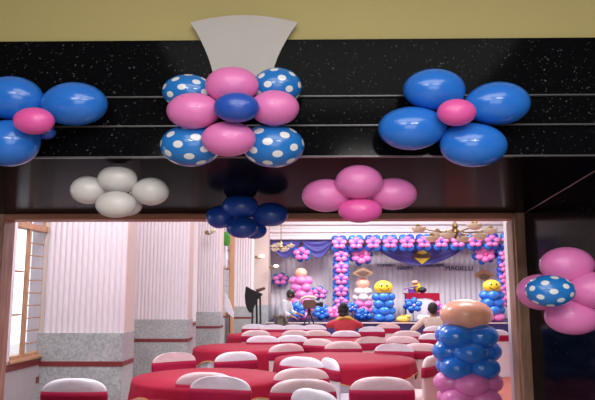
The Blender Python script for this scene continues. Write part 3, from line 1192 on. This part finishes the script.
# ------------------------------------------------------------------ chairs
def make_chair():
    root = thing('banquet_chair', 'x', 'chair')
    N = 36
    bm = bmesh.new()

    def section(wd, t, z, y0=0.0, ex=0.6, rip=0.0, curve=0.0):
        row = []
        for k in range(N):
            a = 2 * PI * k / N
            ca, sa = math.cos(a), math.sin(a)
            x = wd * (abs(ca) ** ex) * (1 if ca >= 0 else -1)
            y = t * (abs(sa) ** ex) * (1 if sa >= 0 else -1)
            f = 1 + rip * math.sin(a * 12)
            row.append(bm.verts.new((x * f, y0 + y + rip * .12 * math.sin(a * 14) - curve * (1 - (x / max(wd, .01)) ** 2), z)))
        return row

    def skin(rows, cap0=True):
        for j in range(len(rows) - 1):
            for k in range(N):
                bm.faces.new((rows[j][k], rows[j][(k + 1) % N], rows[j + 1][(k + 1) % N], rows[j + 1][k]))
        bm.faces.new(rows[-1])
    CH = 0.88
    rows = [section(.285, .06, .012, 0, .6, .03), section(.262, .045, .25, 0, .6, .015), section(.25, .035, .45, 0, .6, 0, .01),
            section(.262, .03, .62, -.005, .6, 0, .02), section(.272, .03, .77, -.01, .6, 0, .025)]
    for q in range(1, 10):
        a = q / 9 * PI / 2
        rows.append(section(.272 * (math.cos(a) ** .75 if q < 9 else .02), .03 * (1 - .5 * (q / 9) ** 3), .77 + (CH - .77) * math.sin(a), -.012, .6, 0, .025))
    skin(rows)
    # seat with skirt
    rows = [section(.275, .22, .012, .205, .35, .025), section(.255, .205, .22, .205, .35, .012), section(.245, .195, .42, .205, .35, .003),
            section(.24, .19, .455, .205, .35), section(.215, .165, .47, .205, .4), section(.1, .09, .475, .205, .5)]
    skin(rows)
    frombm('slipcover', bm, CLOTHW, root, smooth=True)
    bm = bmesh.new()
    rows = [section(.274, .042, .665, -.005, .6, .004, .02), section(.279, .043, .685, -.005, .6, 0, .02), section(.281, .042, .735, -.01, .6, .004, .024), section(.276, .040, .775, -.01, .6, 0, .025)]
    skin(rows)
    bm.faces.new(rows[0][::-1])
    frombm('sash', bm, SASH, root, smooth=True)
    return root


proto = make_chair()
first = [True]


def chair(px, ytop, face, label, shaded=False, tilt=0.0, ch=.88, dd=0.0):
    """face: direction (deg, 90 = away from camera) of the seat"""
    p = H(px, ytop + 1, ch)
    d = p.y + dd
    if first[0]:
        o = proto
        kids = list(proto.children)
        first[0] = False
    else:
        o = proto.copy()
        COL.objects.link(o)
        kids = []
        for c in proto.children:
            k = c.copy()
            COL.objects.link(k)
            k.parent = o
            kids.append(k)
    for k in kids:
        if k.name.startswith('slipcover') and shaded:
            k.material_slots[0].link = 'OBJECT'
            k.material_slots[0].material = CLOTH_SHADE  # white cover of a shadowed chair, shade held in the colour
            k['label'] = 'shade-tinted white slipcover'
    # the seat extends local +y
    o.location = (P(px, ytop, d).x, d, 0)
    o.rotation_euler = (0, 0, R(face - 90))
    o['label'] = label
    o['category'] = 'chair'
    o['group'] = 'white covered chairs with crimson sashes'


W = 'white covered chair with crimson sash '
chair(75.5, 377, 90, W + 'before the first ribbed pillar at bottom left')
chair(175, 351.5, -55, W + 'against the second ribbed pillar behind the left table', shaded=True)
chair(220, 375.5, 258, W + 'bright, in front of the second-pillar table')
chair(206, 371, 85, 'shade-tinted white chair tucked at the left table, behind the brightest front chair', shaded=True)
chair(236, 350.5, 118, W + 'turned sideways between the left table and the one behind')
chair(286, 342.5, 120, 'shade-tinted white chair at the right side of the table behind the left one', shaded=True)
chair(302, 355.5, 65, W + 'at the left front of the centre table')
chair(331, 357, 18, W + 'turned sideways at the centre table front')
chair(301, 366.5, 105, 'shade-tinted white chair in front of the pair at the centre table', shaded=True)
chair(303, 377.5, 95, 'large shade-tinted white chair at the bottom centre, third from the front', shaded=True)
chair(316, 388, 40, W + 'turned at the very bottom edge in the middle')
chair(381.5, 375.5, 90, 'large shade-tinted white chair alone before the centre table, right of middle', shaded=True)
chair(394, 342.5, -100, W + 'behind the right half of the centre table')
chair(430, 354.5, 150, W + 'right of the centre table beside the balloon column', shaded=True)
chair(263, 334.5, 95, W + 'between the two left back tables, bright')
chair(292, 334, 95, W + 'right of the back left table, seen at an angle')
chair(319, 337.5, 60, W + 'tilted away before the woman-in-red table', shaded=True)
chair(256, 329, 100, 'shade-tinted white chair half hidden at the far left table', shaded=True)
chair(254, 323, -95, W + 'far back before the black draped stand')
chair(273, 323.5, -90, W + 'far back below the man in the pale shirt')
chair(294, 323.5, -90, W + 'far back left of the tripod')
chair(314, 323.5, -90, W + 'far back right under the tripod')
chair(296, 329, 85, 'shade-tinted white chair in the second far row left of the woman', shaded=True)
chair(317, 329, 85, 'shade-tinted white chair just left of the woman in red', shaded=True)
chair(371.5, 325.5, -90, W + 'just right of the woman in red, bright')
chair(388, 322.5, -90, 'shade-tinted white chair under the smiley balloon column', shaded=True)
chair(407, 329.5, 90, 'shade-tinted white chair far back before the stage edge', shaded=True)
chair(371, 335.5, -75, 'shade-tinted white chair behind the bright one of the centre table', shaded=True, dd=0)
chair(402, 335, 80, 'shade-tinted white chair in the row behind the centre table, right', shaded=True)
chair(343, 340, 95, 'shade-tinted white chair behind the centre table, left', shaded=True)
chair(421, 342, 75, 'shade-tinted white chair behind the centre table next to the balloon column', shaded=True)
chair(434, 332, 85, W + 'behind the column of blue and pink balloons, far right')
chair(495, 328.5, 100, W + 'on the carpet between balloon column and doorway return')


# ------------------------------------------------------------------ people
def skinned(name, chain, edges, m, parent, sub=2):
    me = bpy.data.meshes.new(name)
    me.from_pydata([c[0] for c in chain], edges, [])
    me.update()
    o = link(name, me, m, parent)
    md = o.modifiers.new('skin', 'SKIN')
    md.use_smooth_shade = True
    for i, c in enumerate(chain):
        r = c[1]
        me.skin_vertices[0].data[i].radius = (r, r) if not isinstance(r, tuple) else r
        me.skin_vertices[0].data[i].use_root = (i == 0)
    s = o.modifiers.new('sub', 'SUBSURF')
    s.levels = sub
    s.render_levels = sub
    return o


def person(label, loc, rz, J, shirt, trou, hair, scarf=None, seated=False):
    """J: joints. pelvis, chest, neck, head, and per side shoulder/elbow/wrist, hip/knee/ankle/toe"""
    root = thing('person', label, 'person', loc, rz)
    pts, ed, idx = [], [], {}

    def add(n, p, r, par=None):
        idx[n] = len(pts)
        pts.append((p, r))
        if par:
            ed.append((idx[par], idx[n]))
    V = Vector
    add('pelvis', J['pelvis'], (.15, .11))
    add('waist', V(J['pelvis']).lerp(V(J['chest']), .5), (.13, .10), 'pelvis')
    add('chest', J['chest'], (.15, .11), 'waist')
    add('neck', J['neck'], .052, 'chest')
    hd = V(J['head'])
    add('jaw', V(J['neck']).lerp(hd, .55), .07, 'neck')
    add('head', hd, (.085, .10), 'jaw')
    add('crown', hd + V((0, 0, .07)), .055, 'head')
    for s in ('l', 'r'):
        add('sh' + s, J['sh' + s], .058, 'chest')
        add('el' + s, J['el' + s], .042, 'sh' + s)
        add('wr' + s, J['wr' + s], .028, 'el' + s)
        d = (V(J['wr' + s]) - V(J['el' + s])).normalized()
        palm = V(J['wr' + s]) + d * .055
        add('pa' + s, palm, (.034, .018), 'wr' + s)
        side = d.cross(V((0, 0, 1)))
        if side.length < .1:
            side = V((1, 0, 0))
        side.normalize()
        nrm = d.cross(side).normalized()
        for q, (o_, ln) in enumerate(((-.027, .06), (-.009, .07), (.009, .066), (.027, .05))):
            add('f%d%s' % (q, s), palm + side * o_ + d * .03, .0095, 'pa' + s)
            add('g%d%s' % (q, s), palm + side * o_ * 1.1 + d * (.03 + ln * .6) + nrm * .012, .0085, 'f%d%s' % (q, s))
            add('h%d%s' % (q, s), palm + side * o_ * 1.1 + d * (.03 + ln * .9) + nrm * .03, .007, 'g%d%s' % (q, s))
        add('t0' + s, palm + side * -.04 + d * .0, .011, 'pa' + s)
        add('t1' + s, palm + side * -.055 + d * .035 + nrm * .01, .009, 't0' + s)
        add('hp' + s, J['hp' + s], .085, 'pelvis')
        add('kn' + s, J['kn' + s], .062, 'hp' + s)
        add('ca' + s, V(J['kn' + s]).lerp(V(J['an' + s]), .3), .058, 'kn' + s)
        add('an' + s, J['an' + s], .038, 'ca' + s)
        add('to' + s, J['to' + s], .035, 'an' + s)
    skinned('body', pts, ed, SKIN, root)
    # top: torso and sleeves
    pts2 = [(V(J['pelvis']) + V((0, 0, -.03)), (.185, .14)), (V(J['pelvis']).lerp(V(J['chest']), .5), (.165, .13)), (J['chest'], (.20, .18)),
            (V(J['chest']).lerp(V(J['neck']), .7), .10)]
    ed2 = [(0, 1), (1, 2), (2, 3)]
    for s in ('l', 'r'):
        b = len(pts2)
        pts2 += [(J['sh' + s], .075), (J['el' + s], .06), (V(J['el' + s]).lerp(V(J['wr' + s]), .7), .046)]
        ed2 += [(2, b), (b, b + 1), (b + 1, b + 2)]
    skinned('top', pts2, ed2, shirt, root)
    pts3 = [(J['pelvis'], (.17, .13))]
    ed3 = []
    for s in ('l', 'r'):
        b = len(pts3)
        pts3 += [(J['hp' + s], .105), (J['kn' + s], .08), (V(J['an' + s]) + V((0, 0, .03)), .06)]
        ed3 += [(0, b), (b, b + 1), (b + 1, b + 2)]
    skinned('trousers', pts3, ed3, trou, root)
    # hair: cap of skull, leaving the face (local -y is front) free
    bm = bmesh.new()
    ellip(bm, hd + V((0, .025, .025)), (.108, .12, .125), 24, 16)
    if hair == 'bun':
        ellip(bm, hd + V((0, .10, .10)), (.07, .065, .065), 16, 10)
        ellip(bm, hd + V((0, .07, -.07)), (.09, .07, .09), 16, 10)
    else:
        ellip(bm, hd + V((0, .05, -.02)), (.095, .09, .09), 16, 10)
    frombm('hair', bm, HAIR, root, smooth=True)
    for s in (-1, 1):
        bm = bmesh.new(); ellip(bm, hd + V((s * .035, -.098, .01)), (.013, .008, .008), 10, 8)
        frombm('eye', bm, WPAINT, root, smooth=True)
        bm = bmesh.new(); ellip(bm, hd + V((s * .098, .0, -.01)), (.012, .02, .032), 10, 8)
        frombm('ear', bm, SKIN, root, smooth=True)
    bm = bmesh.new(); ellip(bm, hd + V((0, -.108, -.02)), (.014, .02, .024), 10, 8)
    frombm('nose', bm, SKIN, root, smooth=True)
    bm = bmesh.new(); ellip(bm, hd + V((0, -.09, -.062)), (.028, .012, .008), 10, 8)
    frombm('mouth', bm, mat('lips', (.30, .08, .07), .5), root, smooth=True)
    if scarf:
        bm = bmesh.new()
        a = V(J['neck'])
        pts = [a + V((-.17, .0, -.10)), a + V((-.14, .04, -.04)), a + V((-.08, .07, .0)), a + V((0, .08, .01)), a + V((.08, .07, .0)), a + V((.14, .04, -.04)), a + V((.17, .0, -.10))]
        tube(bm, pts, .03, 10)
        frombm('scarf', bm, scarf, root, smooth=True)
    return root


def jo(**k):
    return {a: Vector(b) for a, b in k.items()}


# videographer's helper: stands leaning towards the tripod, seen from the side
mp = P(283, 330, 17.0)
person('man in pale shirt bending towards the tripod with his arm out', (mp.x, 17.0, 0), R(75), jo(
    pelvis=(0, .05, .90), chest=(0, -.10, 1.24), neck=(0, -.17, 1.38), head=(0, -.24, 1.50),
    shl=(.19, -.10, 1.30), ell=(.24, -.18, 1.03), wrl=(.16, -.42, .98), shr=(-.19, -.10, 1.30), elr=(-.24, -.12, 1.03), wrr=(-.18, -.34, .92),
    hpl=(.10, .05, .84), knl=(.12, -.05, .46), anl=(.12, .05, .07), tol=(.13, -.10, .035),
    hpr=(-.10, .05, .84), knr=(-.12, .0, .46), anr=(-.12, .12, .07), tor=(-.13, -.04, .035)), SHIRT, TROU, 'short')
# seated woman in red, back to the camera, arms raised to her face
wp = H(346, 330, .88)
wd = wp.y - 0.0
rp = P(346, 330, wd)
chair(346, 329.5, 90, W + 'under the seated woman in red')
wx = rp.x
person('seated woman in red top with hair bun, hands raised to her face', (wx, wd + .29, 0), R(180), jo(
    pelvis=(0, 0, .57), chest=(0, .0, .93), neck=(0, -.01, 1.10), head=(.03, -.04, 1.22),
    shl=(.19, 0, .99), ell=(.34, -.18, .92), wrl=(.10, -.26, 1.08), shr=(-.19, 0, .99), elr=(-.34, -.18, .92), wrr=(-.08, -.26, 1.08),
    hpl=(.10, -.06, .57), knl=(.13, -.42, .55), anl=(.13, -.40, .08), tol=(.14, -.55, .04),
    hpr=(-.10, -.06, .57), knr=(-.13, -.42, .55), anr=(-.13, -.40, .08), tor=(-.14, -.55, .04)), REDT, REDT, 'bun', YELC)
# seated guest in cream, partly behind the balloon column
gp = P(437, 330, 14.9)
chair(436, 324.9, 90, W + 'carrying the guest in cream beside the balloon column', dd=0)
gl = H(436, 325.9, .88)
person('seated guest in cream clothes behind the tall balloon column', (gl.x, gl.y + .29, 0), R(180), jo(
    pelvis=(0, 0, .57), chest=(0, .0, .93), neck=(0, -.01, 1.10), head=(0, -.03, 1.22),
    shl=(.19, 0, .99), ell=(.40, -.06, .80), wrl=(.44, -.26, .74), shr=(-.19, 0, .99), elr=(-.24, -.12, .75), wrr=(-.14, -.34, .68),
    hpl=(.10, -.06, .57), knl=(.13, -.42, .55), anl=(.13, -.40, .08), tol=(.14, -.55, .04),
    hpr=(-.10, -.06, .57), knr=(-.13, -.42, .55), anr=(-.13, -.40, .08), tor=(-.14, -.55, .04)), CREAMC, CREAMC, 'short')

# ------------------------------------------------------------------ tripod with video camera
tp = P(309, 304, 17.2)
tr = thing('camera_tripod', 'black tripod standing before the stage balloons', 'tripod', (tp.x, 17.2, 0))
for q in range(3):
    a = q * 2 * PI / 3 - PI / 2
    bm = bmesh.new()
    tube(bm, [(0, 0, 1.06), (.2 * math.cos(a), .2 * math.sin(a), .6), (.42 * math.cos(a), .42 * math.sin(a), .012)], .022, 8, .014)
    frombm('leg', bm, BLACK, tr)
bm = bmesh.new(); lathe(bm, [(0, 1.0), (.05, 1.0), (.05, 1.09), (.03, 1.12), (0, 1.12)], 14); frombm('head', bm, BLACK, tr)
vc = thing('video_camera', 'black video camera with brown case and pale hood on the tripod', 'camera', (tp.x, 17.2, 1.122))
box('camera_body', -.16, .18, -.10, .10, 0, .24, mat('brown_leather', (.13, .06, .045), .5), vc, .03)
bm = bmesh.new(); lathe(bm, [(0, 0), (.06, 0), (.06, .12), (.085, .14), (.085, .22), (0, .22)], 18, (.17, 0, .13), Matrix.Rotation(PI / 2, 3, 'Y')); frombm('lens', bm, BLACK, vc)
bm = bmesh.new()
tube(bm, [(-.28, 0, .17), (-.2, 0, .27), (-.05, 0, .32), (.12, 0, .31), (.2, 0, .26)], .035, 10, .045); frombm('hood', bm, CREAMC, vc, smooth=True)
bm = bmesh.new(); tube(bm, [(-.1, .05, .02), (-.32, .05, -.12)], .012, 8); frombm('pan_handle', bm, BLACK, vc)

# black draped stand left of the man
bp = P(254, 300, 16.4)
bs = thing('draped_stand', 'black cloth draped over a dark stand before the cream pier', 'stand', (bp.x, 16.4, 0))
zc = lambda py: P(254, py, 16.4).z
sx = mpp(P(254, 300, 16.4))
bm = bmesh.new()
ol = [(-8, 286), (-5, 289), (0, 291.5), (7, 293), (9, 294.5), (6, 297), (2, 300), (0, 307), (-2, 313), (-5, 312), (-8, 305), (-9, 296)]
prism(bm, [Vector((a * sx, -.12, zc(b))) for a, b in ol], (0, .24, 0))
bmesh.ops.bevel(bm, geom=list(bm.edges), offset=.02, segments=2, affect='EDGES')
frombm('cloth', bm, BLKCL, bs)
bm = bmesh.new(); tube(bm, [(2 * sx, 0, zc(291)), (11 * sx, 0, zc(288))], .05, 8, .035); frombm('arm', bm, BROWNC, bs)
for a in (-.04, .08, .2):
    bm = bmesh.new(); tube(bm, [(a * .8, 0, zc(297)), (a, (.2 if a == .08 else -.08), .0)], .028, 8); frombm('leg', bm, BLACK, bs)
bm = bmesh.new(); tube(bm, [(-.04, -.08, .02), (.2, -.08, .02)], .02, 8); frombm('foot_bar', bm, BLACK, bs)


# ------------------------------------------------------------------ sconces, chandelier
def sconce(px, py, d, ax, lit, label, sc=1.0, wall_px=None):
    c = P(px, py, d)
    root = thing('wall_sconce', label, 'lamp', c)
    s = mpp(c) * sc
    w0 = Vector((-ax * 7 * s, .14, -1 * s))
    bm = bmesh.new(); lathe(bm, [(0, 0), (.05, 0), (.05, .015), (0, .02)], 14, w0, Matrix.Rotation(PI / 2, 3, 'X')); frombm('wall_plate', bm, BRASS, root)
    bm = bmesh.new(); tube(bm, [w0, w0 + Vector((ax * 2 * s, -.1, -2.5 * s)), Vector((-ax * 2.5 * s, 0, -2.5 * s)), Vector((0, 0, -1.5 * s))], .014, 8); frombm('arm', bm, BRASS, root)
    bm = bmesh.new(); lathe(bm, [(0, -1.6 * s), (1.5 * s, -1.5 * s), (3.0 * s, 0), (3.4 * s, 1.3 * s), (3.1 * s, 1.3 * s), (0, 0)] if not lit else [(0, -1.6 * s), (2.2 * s, -1.4 * s), (3.1 * s, 0), (2.4 * s, 1.4 * s), (0, 1.9 * s)], 18)
    frombm('shade', bm, LIT if lit else OPAL, root, smooth=True)


sconce(213, 231, 13.75, 1, False, 'brass sconce with glass bowl on the third pillar under the deep blue balloons')
sconce(262, 256, 20.3, 1, True, 'lit sconce on the cream pier', 0.9)
sconce(276, 266, 20.3, 1, True, 'lit lower sconce at the right edge of the cream pier', 0.8)


def chandelier(px, py, d, span_px, n, label, drop_top=4.79):
    c = P(px, py, d)
    s = mpp(c)
    root = thing('chandelier', label, 'chandelier', c)
    Rr = span_px * s / 2
    bm = bmesh.new()
    tube(bm, [(0, 0, drop_top - c.z), (0, 0, -.12)], .014, 8)
    lathe(bm, [(0, -.16), (.03, -.13), (.06, -.05), (.03, 0), (.05, .04), (.02, .10), (0, .12)], 16)
    frombm('stem', bm, BRASS, root)
    for i in range(n):
        a = 2 * PI * i / n + .25
        rr = Rr if i % 2 == 0 else Rr * .62
        dz = 0.0 if i % 2 == 0 else -.11
        e = Vector((rr * math.cos(a), rr * math.sin(a), dz))
        bm = bmesh.new()
        tube(bm, [(0, 0, 0), e * .3 + Vector((0, 0, -.05)), e * .7 + Vector((0, 0, -.03 + 0)), e + Vector((0, 0, .02))], .010, 8)
        arm = frombm('arm', bm, BRASS, root, smooth=True)
        bm = bmesh.new(); lathe(bm, [(0, .01), (.035, .01), (.05, .035), (.02, .06), (0, .06)], 14, e); frombm('lamp_holder', bm, BRASS, root)
        bm = bmesh.new(); lathe(bm, [(0, -.075), (.05, -.068), (.09, -.04), (.115, 0), (.12, .012), (.11, .012), (.08, -.02), (0, -.04)], 20, e); frombm('glass_bowl', bm, OPAL, root, smooth=True)
    return root


chandelier(455, 229, 9.5, 78, 8, 'brass chandelier with glass bowls under the lintel on the right')
chandelier(281, 245, 17.5, 20, 6, 'small brass chandelier before the first swag')

# green card and white cloth by the fourth window
p = P(226.5, 239, 14.7)
s = mpp(p)
gb = thing('hanging_lantern', 'green paper lantern hanging between the third and fourth pillars', 'lantern', p)
bm = bmesh.new(); lathe(bm, [(0, -7 * s), (2.6 * s, -6.6 * s), (3.9 * s, -2 * s), (3.9 * s, 3 * s), (2.6 * s, 7 * s), (0, 7.2 * s)], 16); frombm('shade', bm, GREEN, gb)
bm = bmesh.new(); tube(bm, [(0, 0, 7 * s), (0, 0, 4.79 - p.z)], .006, 6); frombm('cord', bm, BLACK, gb)
# tied white drapes at the windows
for (px, d, lbl) in ((195.5, 15.1, 'white tied drape at the window between second and third pillars'), (225, 18.6, 'white tied drape at the window between third and fourth pillars')):
    s = mpp(P(px, 291, d))
    z = lambda py: P(px, py, d).z
    dr = thing('window_drape', lbl, 'drape', (P(px, 291, d).x, d, 0))
    bm = bmesh.new()
    prof = [(1.2, 228), (.9, 236), (1.3, 243), (2.2, 258), (1.5, 268)]
    lathe(bm, [(0, z(228))] + [(a * s, z(b)) for a, b in prof] + [(0, z(269))], 12)
    frombm('cloth', bm, CLOTHW, dr, smooth=True)
    bm = bmesh.new(); tube(bm, [(-2 * s, 0, z(229)), (2 * s, 0, z(229))], .02, 6); frombm('rail', bm, WWOOD, dr)
p = P(231.5, 291, 18.2)
s = mpp(p)
bm = bmesh.new()
bx(bm, -2.6 * s, 2.6 * s, -.06, .06, .01, 4.2, .03)
o = frombm('side_curtain', bm, mat('tan_curtain', (.55, .33, .19), .8, var=.1), None, (p.x, 18.2, 0))
tag(o, 'tan curtain panel hanging just left of the fourth pillar', 'curtain')
p = P(229.5, 300, 14.9)
s = mpp(p)
bm = bmesh.new()
zz_ = lambda py: P(229.5, py, 14.9).z - p.z
prism(bm, [Vector((-4.5 * s, 0, zz_(292))), Vector((0, 0, zz_(300))), Vector((4.5 * s, 0, zz_(313))), Vector((4.3 * s, 0, zz_(318))), Vector((-1.5 * s, 0, zz_(313))), Vector((-4.5 * s, 0, zz_(307)))], (0, .03, 0))
fs = thing('tilted_panel', 'white tilted cloth panel leaning by the fourth pillar', 'panel', p)  # white tilted sheet on a stand
frombm('panel', bm, CLOTHW, fs)
bm = bmesh.new(); tube(bm, [(0, .03, zz_(305)), (0, .15, -p.z)], .015, 6); frombm('stand', bm, STEEL, fs)
